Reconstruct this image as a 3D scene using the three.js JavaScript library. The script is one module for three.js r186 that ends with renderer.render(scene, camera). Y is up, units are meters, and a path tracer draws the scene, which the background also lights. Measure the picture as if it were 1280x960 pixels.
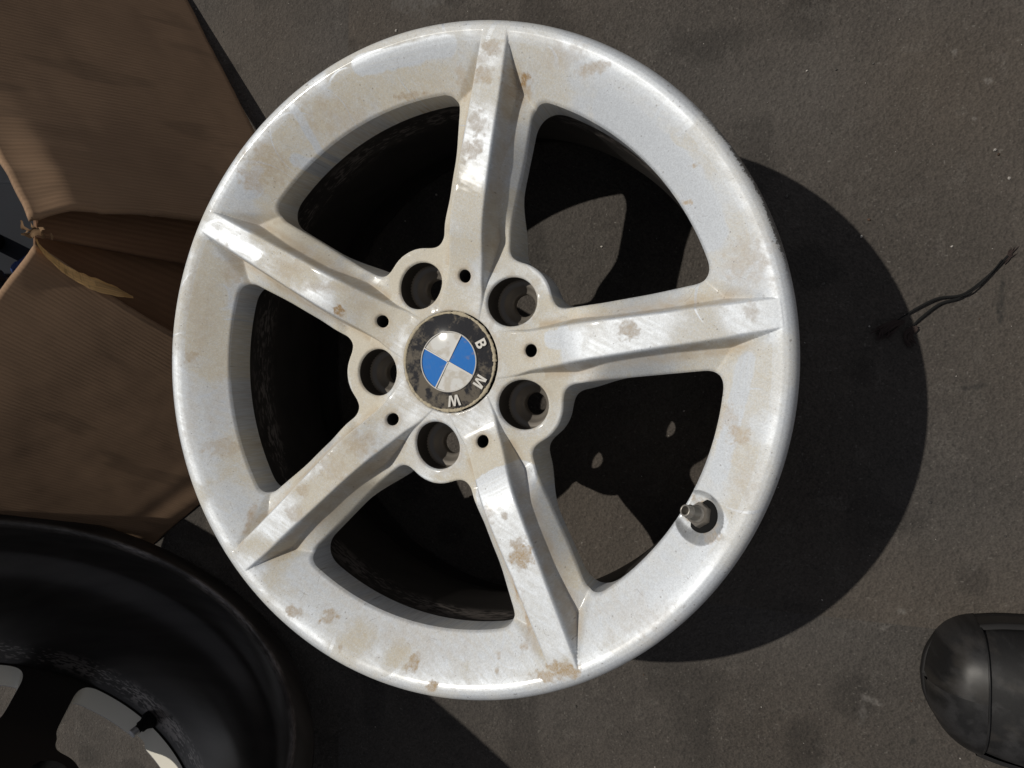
import * as THREE from 'three';
import { mergeGeometries } from 'three/addons/utils/BufferGeometryUtils.js';
import { FontLoader } from 'three/addons/loaders/FontLoader.js';
import { TextGeometry } from 'three/addons/geometries/TextGeometry.js';

// ---------------------------------------------------------------- camera, sky, sun, exposure
const scene = new THREE.Scene();
const camera = new THREE.PerspectiveCamera(55.18, 4 / 3, 0.02, 60);
camera.position.set(0.21187, 0.6468, 0.01065);
camera.up.set(-0.017538, -0.002206, -0.999844);
camera.lookAt(0.21187 - 0.335054, 0.6468 - 0.942165, 0.01065 + 0.007956);

const SKY = 0.165;                                  // radiance of the open sky overhead
{
  const W = 64, H = 32, data = new Float32Array(W * H * 4);
  for (let j = 0; j < H; j++) for (let i = 0; i < W; i++) {
    const el = (j + 0.5) / H * 2 - 1;              // -1 down, 1 up
    const up = Math.max(0, el), k = (j * W + i) * 4;
    const az = ((i + 0.5) / W - 0.5) * 2 * Math.PI, near = Math.max(0, Math.cos(az + 2.83));   // hazier and brighter low down on the sun's side
    const g = SKY * (0.75 + 0.35 * (1 - up) + 2.4 * near * near * (1 - up) * (1 - up));
    const low = el < 0 ? 0.35 : 1;
    data[k] = g * low * (0.90 + 0.08 * (1 - up)); data[k + 1] = g * low * (0.97 + 0.02 * (1 - up)); data[k + 2] = g * low * (1.16 - 0.12 * (1 - up)); data[k + 3] = 1;
  }
  const sky = new THREE.DataTexture(data, W, H, THREE.RGBAFormat, THREE.FloatType);
  sky.mapping = THREE.EquirectangularReflectionMapping; sky.magFilter = THREE.LinearFilter; sky.minFilter = THREE.LinearFilter; sky.needsUpdate = true;
  scene.background = sky; scene.environment = sky;
}
const sun = new THREE.DirectionalLight(new THREE.Color().setRGB(1.0, 0.95, 0.86), 2.6);
sun.name = 'sun';
sun.position.set(-1.494, 2.97, -0.481);
sun.castShadow = true; sun.shadow.mapSize.set(4096, 4096); sun.shadow.bias = -0.0002;
Object.assign(sun.shadow.camera, { left: -1.6, right: 1.6, top: 1.6, bottom: -1.6, near: 0.5, far: 8 });
scene.add(sun, sun.target);

const renderer = new THREE.WebGLRenderer({ antialias: true });
renderer.setSize(1024, 768);
renderer.shadowMap.enabled = true;
renderer.toneMapping = THREE.LinearToneMapping;
renderer.toneMappingExposure = 1.0;

// ---------------------------------------------------------------- small helpers
let seed = 7;
const rnd = () => { seed = (seed * 1664525 + 1013904223) >>> 0; return seed / 4294967296; };
const LAT = new Float32Array(256 * 256);
for (let i = 0; i < LAT.length; i++) LAT[i] = rnd();
function vn(x, y) {                                // value noise 0..1, period 256
  const xi = Math.floor(x), yi = Math.floor(y); let fx = x - xi, fy = y - yi;
  fx = fx * fx * (3 - 2 * fx); fy = fy * fy * (3 - 2 * fy);
  const a = xi & 255, b = (xi + 1) & 255, c = (yi & 255) << 8, d = ((yi + 1) & 255) << 8;
  const p = LAT[c + a], q = LAT[c + b], r = LAT[d + a], s = LAT[d + b];
  return p + (q - p) * fx + (r - p) * fy + (p - q - r + s) * fx * fy;
}
function fbm(x, y, n = 4) { let s = 0, a = 0.5, t = 0; for (let i = 0; i < n; i++) { s += a * vn(x + i * 37.3, y + i * 17.7); t += a; a *= 0.5; x *= 2.03; y *= 2.03; } return s / t; }
const clamp = (x, a = 0, b = 1) => Math.min(b, Math.max(a, x));
const sstep = (a, b, x) => { x = clamp((x - a) / (b - a)); return x * x * (3 - 2 * x); };
const lerp = (a, b, t) => a + (b - a) * t;
const toS = (x) => Math.round(255 * (x <= 0.0031308 ? 12.92 * x : 1.055 * Math.pow(clamp(x), 1 / 2.4) - 0.055));
function texture(w, h, fn, srgb, repeat) {        // fn(x, y, out) fills out with linear rgb (srgb) or plain values
  const d = new Uint8Array(w * h * 4), o = [0, 0, 0];
  for (let j = 0; j < h; j++) for (let i = 0; i < w; i++) {
    fn(i, j, o); const k = (j * w + i) * 4;
    for (let c = 0; c < 3; c++) d[k + c] = srgb ? toS(o[c]) : Math.round(255 * clamp(o[c]));
    d[k + 3] = 255;
  }
  const t = new THREE.DataTexture(d, w, h, THREE.RGBAFormat);
  t.magFilter = THREE.LinearFilter; t.minFilter = THREE.LinearMipmapLinearFilter; t.generateMipmaps = true;
  if (repeat) { t.wrapS = t.wrapT = THREE.RepeatWrapping; }
  if (srgb) t.colorSpace = THREE.SRGBColorSpace;
  t.needsUpdate = true; return t;
}
const counts = {};
function thing(name, label, category, [x, z], parentName) {
  const o = new THREE.Group(); o.name = name; o.position.set(x, 0, z); o.userData = { label, category }; scene.add(o); return o;
}
function part(name, geometry, material, parent, label) {
  const m = new THREE.Mesh(geometry, material); m.name = name; m.castShadow = m.receiveShadow = true;
  if (label) m.userData.label = label;
  parent.add(m); return m;
}
function buffer(pos, nor, uv, idx) {
  const g = new THREE.BufferGeometry();
  g.setAttribute('position', new THREE.BufferAttribute(new Float32Array(pos), 3));
  if (nor) g.setAttribute('normal', new THREE.BufferAttribute(new Float32Array(nor), 3));
  if (uv) g.setAttribute('uv', new THREE.BufferAttribute(new Float32Array(uv), 2));
  g.setIndex(idx); if (!nor) g.computeVertexNormals(); return g;
}

// ---------------------------------------------------------------- floor
const TILE = 1.7;
function floorHeight(x, y, P) {                    // x, y in lattice units that wrap at P
  return 0;
}
const FN = 2048;
const fl = new Float32Array(FN * FN);
for (let j = 0; j < FN; j++) for (let i = 0; i < FN; i++) {
  const u = i / FN * 256, v = j / FN * 256;        // lattice period 256 wraps exactly
  fl[j * FN + i] = 0.12 * vn(u, v) + 0.20 * vn(u * 2, v * 2) + 0.36 * vn(u * 4, v * 4) + 0.32 * vn(u * 8, v * 8);
}
const floorColor = texture(FN, FN, (i, j, o) => {
  const u = i / FN * 256, v = j / FN * 256;
  const big = 0.5 * vn(u / 32, v / 32) + 0.3 * vn(u / 16 + 64, v / 16) + 0.2 * vn(u / 4, v / 4 + 32);
  const grain = fl[j * FN + i], fine = vn(u * 8, v * 8);
  let k = 0.80 + 0.62 * (big - 0.5) + 0.48 * (grain - 0.5) + 0.32 * (fine - 0.5);
  const warm = vn(u / 16 + 100, v / 16 + 40) - 0.5;
  const dark = sstep(0.70, 0.86, vn(u / 6 + 31, v / 6 + 77)) * 0.28; k *= 1 - dark;
  let r = 0.0755 * k * (1 + 0.08 * warm), g = 0.0645 * k, b = 0.0550 * k * (1 - 0.10 * warm);
  const sp = vn(u * 4 + 13, v * 4 + 57);           // pale mineral specks and worn streaks
  if (sp > 0.955) { const a = (sp - 0.955) / 0.045 * 0.65; r = lerp(r, 0.20, a); g = lerp(g, 0.185, a); b = lerp(b, 0.165, a); }
  const st = sstep(0.80, 0.92, vn(u / 2 + 7, v / 2 + 91)) * fine * 0.25; r = lerp(r, 0.13, st); g = lerp(g, 0.118, st); b = lerp(b, 0.105, st);
  o[0] = r; o[1] = g; o[2] = b;
}, true, true);
{ // pale smears and dark spots of their own on the concrete: [x, z, length, width, turn, tone]
  const d = floorColor.image.data;
  for (const [x, z, L, w, a, tone] of [[0.287, 0.262, 0.011, 0.0035, 0.3, 0.17], [0.283, 0.272, 0.004, 0.012, 0.1, 0.10], [0.30, 0.203, 0.006, 0.002, 2.6, 0.19], [0.31, 0.19, 0.004, 0.003, 0.5, 0.16], [0.362, -0.22, 0.005, 0.003, 0.4, 0.19], [0.352, -0.193, 0.003, 0.002, 1.1, 0.2], [0.338, -0.245, 0.003, 0.004, 0.2, 0.18], [0.233, -0.365, 0.005, 0.0015, -0.4, 0.22], [0.295, -0.35, 0.004, 0.0014, -0.9, 0.2], [0.385, -0.285, 0.004, 0.005, 0.5, 0.15], [0.372, -0.05, 0.003, 0.022, 0.05, 0.018], [0.356, 0.012, 0.012, 0.003, -0.2, 0.022], [0.32, 0.29, 0.004, 0.003, 0.4, 0.016], [0.26, 0.33, 0.012, 0.01, 0.9, 0.085], [0.05, -0.42, 0.03, 0.012, 0.5, 0.095], [-0.12, -0.36, 0.04, 0.02, 0.2, 0.10], [0.30, -0.12, 0.006, 0.0016, 1.2, 0.024], [-0.03, -0.06, 0.003, 0.02, -0.3, 0.11]]) {
    const S = FN / TILE, ci = ((x + 7) / TILE) * FN, cj = ((7 - z) / TILE) * FN, R = Math.ceil(Math.max(L, w) * S * 1.6);
    for (let m = -R; m <= R; m++) for (let n = -R; n <= R; n++) {
      const X = n / S, Y = -m / S, q = Math.hypot((X * Math.cos(a) + Y * Math.sin(a)) / L, (-X * Math.sin(a) + Y * Math.cos(a)) / w) + 1.3 * (fbm(n / 5 + x * 999, m / 5 + z * 999, 3) - 0.5);
      const k = sstep(1.05, 0.35, q) * (0.3 + 0.7 * vn(n / 1.3, m / 1.3)); if (k <= 0) continue;
      const o = ((((Math.round(cj) + m) % FN) + FN) % FN * FN + (((Math.round(ci) + n) % FN) + FN) % FN) * 4;
      for (let c = 0; c < 3; c++) d[o + c] = Math.round(lerp(d[o + c], toS(tone * [1, 0.93, 0.86][c]), 0.8 * k));
    }
  }
}
const floorBump = texture(FN, FN, (i, j, o) => { o[0] = o[1] = o[2] = fl[j * FN + i]; }, false, true);
const floorMat = new THREE.MeshStandardMaterial({ map: floorColor, bumpMap: floorBump, bumpScale: 0.0019, roughness: 0.92 });
{
  const g = new THREE.PlaneGeometry(14, 14); g.rotateX(-Math.PI / 2);
  const uv = g.attributes.uv; for (let i = 0; i < uv.count; i++) uv.setXY(i, uv.getX(i) * 14 / TILE, uv.getY(i) * 14 / TILE);
  const m = new THREE.Mesh(g, floorMat); m.name = 'floor'; m.receiveShadow = true; m.userData = { kind: 'structure', label: 'rough dark brown concrete floor with pale specks under the wheels', category: 'floor' };
  delete m.userData.category;
  scene.add(m);
}

// ---------------------------------------------------------------- wheel shape (millimetres; z is depth below the front rim plane)
function spline(pts) {                             // monotone cubic through [x, y] sorted by x
  const n = pts.length, xs = pts.map((p) => p[0]), ys = pts.map((p) => p[1]), d = [], m = [];
  for (let i = 0; i < n - 1; i++) d.push((ys[i + 1] - ys[i]) / (xs[i + 1] - xs[i]));
  m.push(d[0]); for (let i = 1; i < n - 1; i++) m.push(d[i - 1] * d[i] <= 0 ? 0 : 2 / (1 / d[i - 1] + 1 / d[i])); m.push(d[n - 2]);
  return (x) => {
    if (x <= xs[0]) return ys[0]; if (x >= xs[n - 1]) return ys[n - 1];
    let i = 0; while (x > xs[i + 1]) i++;
    const h = xs[i + 1] - xs[i], t = (x - xs[i]) / h, t2 = t * t, t3 = t2 * t;
    return (2 * t3 - 3 * t2 + 1) * ys[i] + (t3 - 2 * t2 + t) * h * m[i] + (-2 * t3 + 3 * t2) * ys[i + 1] + (t3 - t2) * h * m[i + 1];
  };
}
const table = (f, a, b, n = 2400) => { const t = new Float32Array(n + 1); for (let i = 0; i <= n; i++) t[i] = f(a + (b - a) * i / n); return (x) => { const u = clamp((x - a) / (b - a)) * n, i = Math.min(n - 1, Math.floor(u)); return t[i] + (t[i + 1] - t[i]) * (u - i); }; };
const dishZ = table(spline([[150, 40], [175, 25.2], [184, 19.4], [195, 12.0], [202, 7.4], [207, 4.4], [211, 2.2], [214.5, 0.7], [217.5, 0.05], [219.5, 0.15], [221.6, 0.9], [223.4, 2.4], [224.8, 4.6], [225.7, 7.0], [226, 9.5]]), 150, 226);
const spokeZ = table(spline([[0, 24.5], [40, 24.5], [50, 24.1], [60, 22.4], [70, 19.2], [80, 14.6], [88, 10.9], [96, 8.2], [104, 6.5], [112, 5.5], [125, 4.7], [155, 3.3], [190, 1.7], [204, 0.75], [211, 0.32], [215, 0.12], [217.5, 0.07], [220, 2], [230, 30]]), 0, 230);
const lowZ = table(spline([[0, 24.7], [36, 24.7], [44, 25.2], [50, 26], [60, 28.4], [70, 30.2], [80, 31], [88, 31], [98, 27.4], [110, 23.6], [130, 20.5], [150, 19.6], [170, 20.4], [184, 22.5], [230, 26]]), 0, 230);
const ledgeZ = table(spline([[0, 18], [95, 18], [110, 16.5], [130, 15.6], [150, 16], [170, 18], [184, 20], [230, 24]]), 0, 230);
const ledgeSlope = table((s) => lerp(1.22, 0.3, sstep(135, 184, s)), 0, 230);
const spokeW = table(spline([[0, 17], [45, 15.5], [60, 13.2], [80, 12.4], [100, 12], [125, 11.4], [155, 10.6], [212, 9.6], [230, 9.4]]), 0, 230);
const sp = (x, k) => x / k > 20 ? x : k * Math.log(1 + Math.exp(x / k));                    // soft positive part
const smin = (a, b, k) => { const h = Math.max(0, k - Math.abs(a - b)) / k; return Math.min(a, b) - h * h * k * 0.25; };
const smax = (a, b, k) => -smin(-a, -b, k);
const A36 = Math.PI / 5, A72 = 2 * A36;
function wheelShape(phase, valve) {
  const cs = [], P = {};
  const vx = Math.cos(valve) * 191, vy = Math.sin(valve) * 191;
  P.window = (x, y) => {                           // > 0 in the metal, < 0 in a window
    const r = Math.hypot(x, y); let a = Math.atan2(y, x) - phase; a -= Math.round(a / A72) * A72; a = Math.abs(a);
    const s = r * Math.cos(a), t = r * Math.sin(a);
    const edge = 25.2 + 0.020 * (s - 110) + 0.0009 * (s - 110) * (s - 110) * (s > 110 ? 0.15 : 1);
    const side = edge - t;                         // negative inside the window
    const b = A36 - a, lx = r * Math.cos(b) - 60, ly = r * Math.sin(b), boss = 27.2 - Math.hypot(lx, ly);
    let d = smax(r - 184, side, 13);
    d = smax(d, boss, 13);
    if (r < 70) d = Math.max(d, 70 - r);
    return d;
  };
  P.windowLow = (x, y) => {                        // the same outline at the back of the casting, with wider fillets
    const r = Math.hypot(x, y); let a = Math.atan2(y, x) - phase; a -= Math.round(a / A72) * A72; a = Math.abs(a);
    const s = r * Math.cos(a), t = r * Math.sin(a), b = A36 - a;
    const boss = 26.5 - Math.hypot(r * Math.cos(b) - 60, r * Math.sin(b));
    return smax(smax(r - 185.5, 24.6 + 0.02 * (s - 110) + 5 * sstep(140, 84, s) ** 2 - t, 20), boss, 14);
  };
  P.holes = (x, y) => {                            // [distance, kind] of the nearest round hole
    const r = Math.hypot(x, y); let a = Math.atan2(y, x) - phase; a -= Math.round(a / A72) * A72;
    const dl = Math.hypot(r * Math.cos(A36 - Math.abs(a)) - 60, r * Math.sin(A36 - Math.abs(a))) - 17;
    const ds = Math.hypot(r * Math.cos(a) - 60, r * Math.sin(a)) - 4.4;
    return [dl, ds, r - 35.4];
  };
  P.dist = (x, y) => { const h = P.holes(x, y); return Math.min(P.window(x, y), h[0], h[1], h[2]); };
  P.distLow = (x, y) => { const h = P.holes(x, y), r = Math.hypot(x, y); return Math.min(r < 70 ? 70 - r : P.windowLow(x, y), h[0], h[2]); };
  const round = (d, q) => d >= q ? 0 : q - Math.sqrt(Math.max(0, q * q - (q - Math.max(d, 0)) ** 2));
  P.z = (x, y) => {
    const r = Math.hypot(x, y); let a = Math.atan2(y, x) - phase; a -= Math.round(a / A72) * A72; a = Math.abs(a);
    const s = r * Math.cos(a), t = r * Math.sin(a);
    let z;
    if (r > 168) {
      const u = -((s - 212) * 0.491 + (t - 9.8) * 0.871) - 4 * sp(s - 209.5, 0.5);
      z = smin(dishZ(r) + 0.6 * sp(u, 0.7), smax(ledgeZ(s) + ledgeSlope(s) * (Math.max(t, 12.5) - 14.3), dishZ(r) - 2.5 * Math.max(0, 184 - r), 1.0), 1.2);
      const dv = Math.hypot(x - vx, y - vy) - 12;  // pocket for the valve
      if (dv < 6) z = smax(z, Math.min(24.5, 24.5 - 3.2 * sp(dv, 0.7)), 1.5);
    } else { const q = sstep(116, 90, r); z = lerp(ledgeZ(s) + ledgeSlope(s) * (Math.max(t, 12.5) - 14.3), lowZ(r), q); }
    const top = spokeZ(s) + 3.8 * sp(t - spokeW(s), 0.45) + 2 * sp(r - 219.5, 0.3);
    z = smin(z, top, 0.25 + 1.1 * sstep(212, 180, s));
    const w = P.window(x, y), h = P.holes(x, y);
    return z + round(w, 1.7) + round(h[0], 2.0) + round(h[1], 1.6) + round(h[2], 1.2);
  };
  P.bottom = (x, y) => { const r = Math.hypot(x, y); return r > 184 ? 45 : 45 - 3 * sstep(184, 165, r) + 19 * sstep(128, 84, r); };
  P.region = (x, y) => {
    const r = Math.hypot(x, y); let a = Math.atan2(y, x) - phase; const k = Math.round(a / A72); a = Math.abs(a - k * A72);
    const s = r * Math.cos(a), t = r * Math.sin(a), u = -((s - 212) * 0.491 + (t - 9.8) * 0.871);
    if (r < 92 && (s < 76 || r < 78)) return 5;
    if (r > 178 && (u < 0 || s > 212)) return 6;
    return ((k % 5) + 5) % 5;
  };
  return P;
}
class Soup {
  constructor() { this.p = []; this.n = []; this.uv = []; this.i = []; this.map = new Map(); }
  build(matrix) {
    const g = buffer(this.p, this.n, this.uv, this.i); if (matrix) g.applyMatrix4(matrix); return g;
  }
}
const UVS = 468;
function wheelFace(P, nr, na, matrix) {
  const top = [], under = new Soup(), walls = { window: new Soup() };
  for (let i = 0; i < 7; i++) top.push(new Soup());
  const holeWalls = Array.from({ length: 5 }, () => new Soup()), pinWalls = Array.from({ length: 5 }, () => new Soup()), capWall = new Soup();
  const Y = (z) => (205 - z) / 1000;
  const e = 0.2;
  const grad = (f, x, y) => [(f(x + e, y) - f(x - e, y)) / (2 * e), (f(x, y + e) - f(x, y - e)) / (2 * e)];
  function pass(nr, na, emitTop) {
    const dist = emitTop ? P.dist : P.distLow;
    // rows in r (finer at the crisp rim edge), columns in angle
    const rows = []; for (let j = 0; j <= nr; j++) rows.push(35 + (226 - 35) * Math.pow(j / nr, 0.94));
    const X = new Float64Array((nr + 1) * na), Z = new Float64Array((nr + 1) * na), D = new Float64Array((nr + 1) * na);
    for (let j = 0; j <= nr; j++) for (let i = 0; i < na; i++) { const a = P.phase + i / na * Math.PI * 2, k = j * na + i; X[k] = rows[j] * Math.cos(a); Z[k] = rows[j] * Math.sin(a); D[k] = dist(X[k], Z[k]); if (Math.abs(D[k]) < 1e-6) D[k] = 1e-6; }
    const cut = new Map(), cx = [], cz = [];
    const NV = (nr + 1) * na;
    const cutAt = (a, b) => {
      const key = a < b ? a * NV + b : b * NV + a; let v = cut.get(key);
      if (v === undefined) {
        let t0 = 0, t1 = 1, x = 0, y = 0;
        for (let q = 0; q < 9; q++) { const t = (t0 + t1) / 2; x = X[a] + (X[b] - X[a]) * t; y = Z[a] + (Z[b] - Z[a]) * t; if ((dist(x, y) > 0) === (D[a] > 0)) t0 = t; else t1 = t; }
        v = NV + cx.length; cx.push(x); cz.push(y); cut.set(key, v);
      }
      return v;
    };
    const px = (v) => v < NV ? X[v] : cx[v - NV], pz = (v) => v < NV ? Z[v] : cz[v - NV];
    const vertex = (soup, v) => {
      let k = soup.map.get(v);
      if (k === undefined) {
        const x = px(v), y = pz(v);
        k = soup.p.length / 3; soup.map.set(v, k);
        if (emitTop) {
          soup.p.push(x / 1000, Y(P.z(x, y)), y / 1000);
          let gx, gy; let qx = x, qy = y;
          const d = v < NV ? D[v] : 0;
          if (d < 0.35) { const gd = grad(P.dist, x, y), l = Math.hypot(...gd) || 1; qx += gd[0] / l * (0.35 - d); qy += gd[1] / l * (0.35 - d); }
          const r = Math.hypot(qx, qy); if (r > 225.7) { qx *= 225.7 / r; qy *= 225.7 / r; }
          [gx, gy] = grad(P.z, qx, qy);
          const l = Math.hypot(gx, 1, gy); soup.n.push(gx / l, 1 / l, gy / l);
        } else { soup.p.push(x / 1000, Y(P.bottom(x, y)), y / 1000); soup.n.push(0, -1, 0); }
        soup.uv.push(0.5 + x / UVS, 0.5 + y / UVS);
      }
      return k;
    };
    const tri = (a, b, c) => {
      const x = (px(a) + px(b) + px(c)) / 3, y = (pz(a) + pz(b) + pz(c)) / 3;
      const s = emitTop ? top[P.region(x, y)] : under;
      const q = [vertex(s, a), vertex(s, b), vertex(s, c)]; if (emitTop) s.i.push(...q); else s.i.push(q[0], q[2], q[1]);
    };
    const wall = (a, b) => {                       // from cut a to cut b, metal on the left
      const ax = px(a), ay = pz(a), bx = px(b), by = pz(b), mx = (ax + bx) / 2, my = (ay + by) / 2, h = P.holes(mx, my), w = P.window(mx, my);
      let ang = Math.atan2(my, mx) - P.phase, soup, deep;
      const m = Math.min(w, ...h);
      if (m === w) { soup = walls.window; deep = null; }
      else if (m === h[0]) { soup = holeWalls[((Math.round((ang - A36) / A72) % 5) + 5) % 5]; deep = 50; }
      else if (m === h[1]) { soup = pinWalls[((Math.round(ang / A72) % 5) + 5) % 5]; deep = 40; }
      else { soup = capWall; deep = 34; }
      const f = P.dist, base = soup.p.length / 3, LV = 4;
      for (const [x, y] of [[ax, ay], [bx, by]]) {
        const g = grad(f, x, y), l = Math.hypot(...g) || 1, z0 = P.z(x, y), z1 = deep ?? P.bottom(x, y);
        let xl = x, yl = y;
        if (soup === walls.window) for (let it = 0; it < 4; it++) { const d0 = P.windowLow(xl, yl), gl = grad(P.windowLow, xl, yl), m2 = gl[0] ** 2 + gl[1] ** 2 || 1; xl -= clamp(d0, -4, 4) * gl[0] / m2; yl -= clamp(d0, -4, 4) * gl[1] / m2; }
        const lean = -((xl - x) * g[0] + (yl - y) * g[1]) / l / Math.max(1, z1 - z0), nl = Math.hypot(1, lean);
        for (let q = 0; q <= LV; q++) {
          const t = q / LV, X1 = lerp(x, xl, t), Y1 = lerp(y, yl, t); soup.p.push(X1 / 1000, Y(lerp(z0, z1, t)), Y1 / 1000); soup.n.push(-g[0] / l / nl, lean / nl, -g[1] / l / nl);
          soup.uv.push(0.5 + X1 / UVS, 0.5 + Y1 / UVS);
        }
      }
      for (let q = 0; q < LV; q++) { const k = base + q, n = base + LV + 1 + q; soup.i.push(k, k + 1, n, n, k + 1, n + 1); }
    };
    for (let j = 0; j < nr; j++) for (let i = 0; i < na; i++) {
      const a = j * na + i, b = j * na + (i + 1) % na, c = a + na, d = b + na;
      for (const T of ((i + j) & 1) ? [[a, b, d], [a, d, c]] : [[a, b, c], [b, d, c]]) {
        const s = T.map((v) => D[v] > 0), n = s[0] + s[1] + s[2];
        if (n === 0) continue;
        if (n === 3) { tri(...T); continue; }
        if (n === 1) { const k = s.indexOf(true), v = T[k], q = cutAt(v, T[(k + 1) % 3]), r = cutAt(v, T[(k + 2) % 3]); tri(v, q, r); if (emitTop) wall(q, r); }
        else { const k = s.indexOf(false), v = T[k], n1 = T[(k + 1) % 3], n2 = T[(k + 2) % 3], q = cutAt(v, n1), r = cutAt(v, n2); tri(q, n1, n2); tri(q, n2, r); if (emitTop) wall(r, q); }
      }
    }
  }
  pass(nr, na, true);
  pass(Math.round(nr * 0.45), Math.round(na / 2 / 5) * 5, false);
  return { top, under, wall: walls.window, holeWalls, pinWalls, capWall, matrix };
}
function lathe(profile, n, at, matrix) {           // profile [r, z] in mm round a vertical axis at [x, y] mm
  const g = new THREE.LatheGeometry(profile.map(([r, z]) => new THREE.Vector2(Math.max(r, 0.001) / 1000, (205 - z) / 1000)), n);
  if (at) g.translate(at[0] / 1000, 0, at[1] / 1000);
  if (matrix) g.applyMatrix4(matrix);
  return g;
}
function barrelProfile() {
  const smooth = (pts, n) => new THREE.CatmullRomCurve3(pts.map(([r, z]) => new THREE.Vector3(r, z, 0)), false, 'centripetal').getPoints(n).map((v) => [v.x, v.y]);
  const outer = smooth([[226, 9.5], [226.2, 12.5], [225, 16], [219, 18], [215.5, 21], [214.5, 30], [212, 42], [203, 52], [193, 62], [190, 85], [190, 110], [196, 145], [210, 165], [213.5, 185], [216, 190], [223, 192], [226, 196], [226, 201], [223.5, 204.4]], 60);
  const lip = smooth([[223.5, 204.4], [218, 205], [210, 204.4], [205.5, 202.5], [203.8, 197]], 10);
  const inner = smooth([[203.8, 197], [205, 190], [205.5, 180], [204, 168], [194, 150], [188, 130], [186.5, 112], [186.2, 90], [186.2, 70], [187.2, 62], [187.2, 46]], 40);
  return { outer, inner: [...lip, ...inner.slice(1)] };
}

// ---------------------------------------------------------------- wheel paint: silver lacquer under dust, scuffs and dried mud
const WN = 2048;
const dirtAmount = new Float32Array(WN * WN), mudAmount = new Float32Array(WN * WN), ochreAmount = new Float32Array(WN * WN), rashAmount = new Float32Array(WN * WN);
const PHASE = -1.389, VALVE = 0.4975;
// mud and dust marks: [x, y, half width, half height, strength, ochre] in mm on the wheel face
const MARKS = [[171,92,9,9,0.8,0],[178,101,6,5,0.6,0],[56,-185,5,3,0.9,1],[51,-179,8,10,0.7,0],[11,-190,4,11,0.5,0],[36,-202,6,5,0.55,0],[30,-186,8,6,0.6,0],[29,-198,5,4,0.3,0],[27,-155,7,7,0.4,0],[22,-138,8,7,0.45,0],[82,-192,16,7,0.4,0],[103,-182,9,4,0.55,0],[165,-118,3,1.5,0.8,0],[160,-98,3,2,0.9,0],[197,-58,15,14,0.5,0],[128,-20,7,5,0.6,0],[199,-29,4,6,0.35,0],[158,-38,20,4,0.5,0],[110,12,31,4,0.5,0],[193,41,6,6,0.65,0],[186,31,7,8,0.4,0],[61,125,7,8,0.95,0],[59,117,5,4,0.7,0],[49,100,3,3,0.5,0],[37,101,5,6,0.35,0],[93,192,11,5,0.95,0],[80,198,9,3,0.8,0],[62,168,3,16,0.8,1],[54,147,3,9,0.7,1],[-15,205,6,5,0.9,0],[2,216,4,4,0.9,0],[-83,183,6,5,0.8,0],[-110,181,6,4,0.6,0],[45,192,2,3,0.7,0],[46,201,2,2,0.7,0],[-70,201,2,2,0.8,0],[-63,59,12,11,0.8,0],[-79,77,13,9,0.55,0],[-105,93,5,4,0.6,0],[-111,110,7,6,0.4,0],[-156,121,3,13,0.8,1],[-66,91,19,4,0.4,0],[-118,-66,12,7,0.6,0],[-81,-36,4,4,0.9,1],[-66,-39,14,8,0.4,0],[-141,-144,16,13,0.75,0],[-153,-133,10,8,0.6,0],[-84,-172,25,13,0.55,0],[-31,-185,11,2,0.5,1],[-201,-36,9,36,0.4,0],[-207,-2,5,5,0.7,0],[-183,67,10,7,0.45,0],[-178,-67,7,16,0.75,0],[-189,31,8,31,0.3,0],[-205,43,5,36,0.25,0],[23,-7,6,33,0.2,0],[-58,-12,9,6,0.3,0],[-9,-176,19,13,0.3,0],[-60,152,44,26,0.35,0],[-18,188,47,14,0.3,0],[138,154,31,13,0.25,0],[197,67,9,18,0.3,0],[-83,-52,23,4,0.5,0],[-139,-107,19,5,0.5,0],[87,115,7,30,0.35,0],[59,-104,5,41,0.4,0]];
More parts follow.
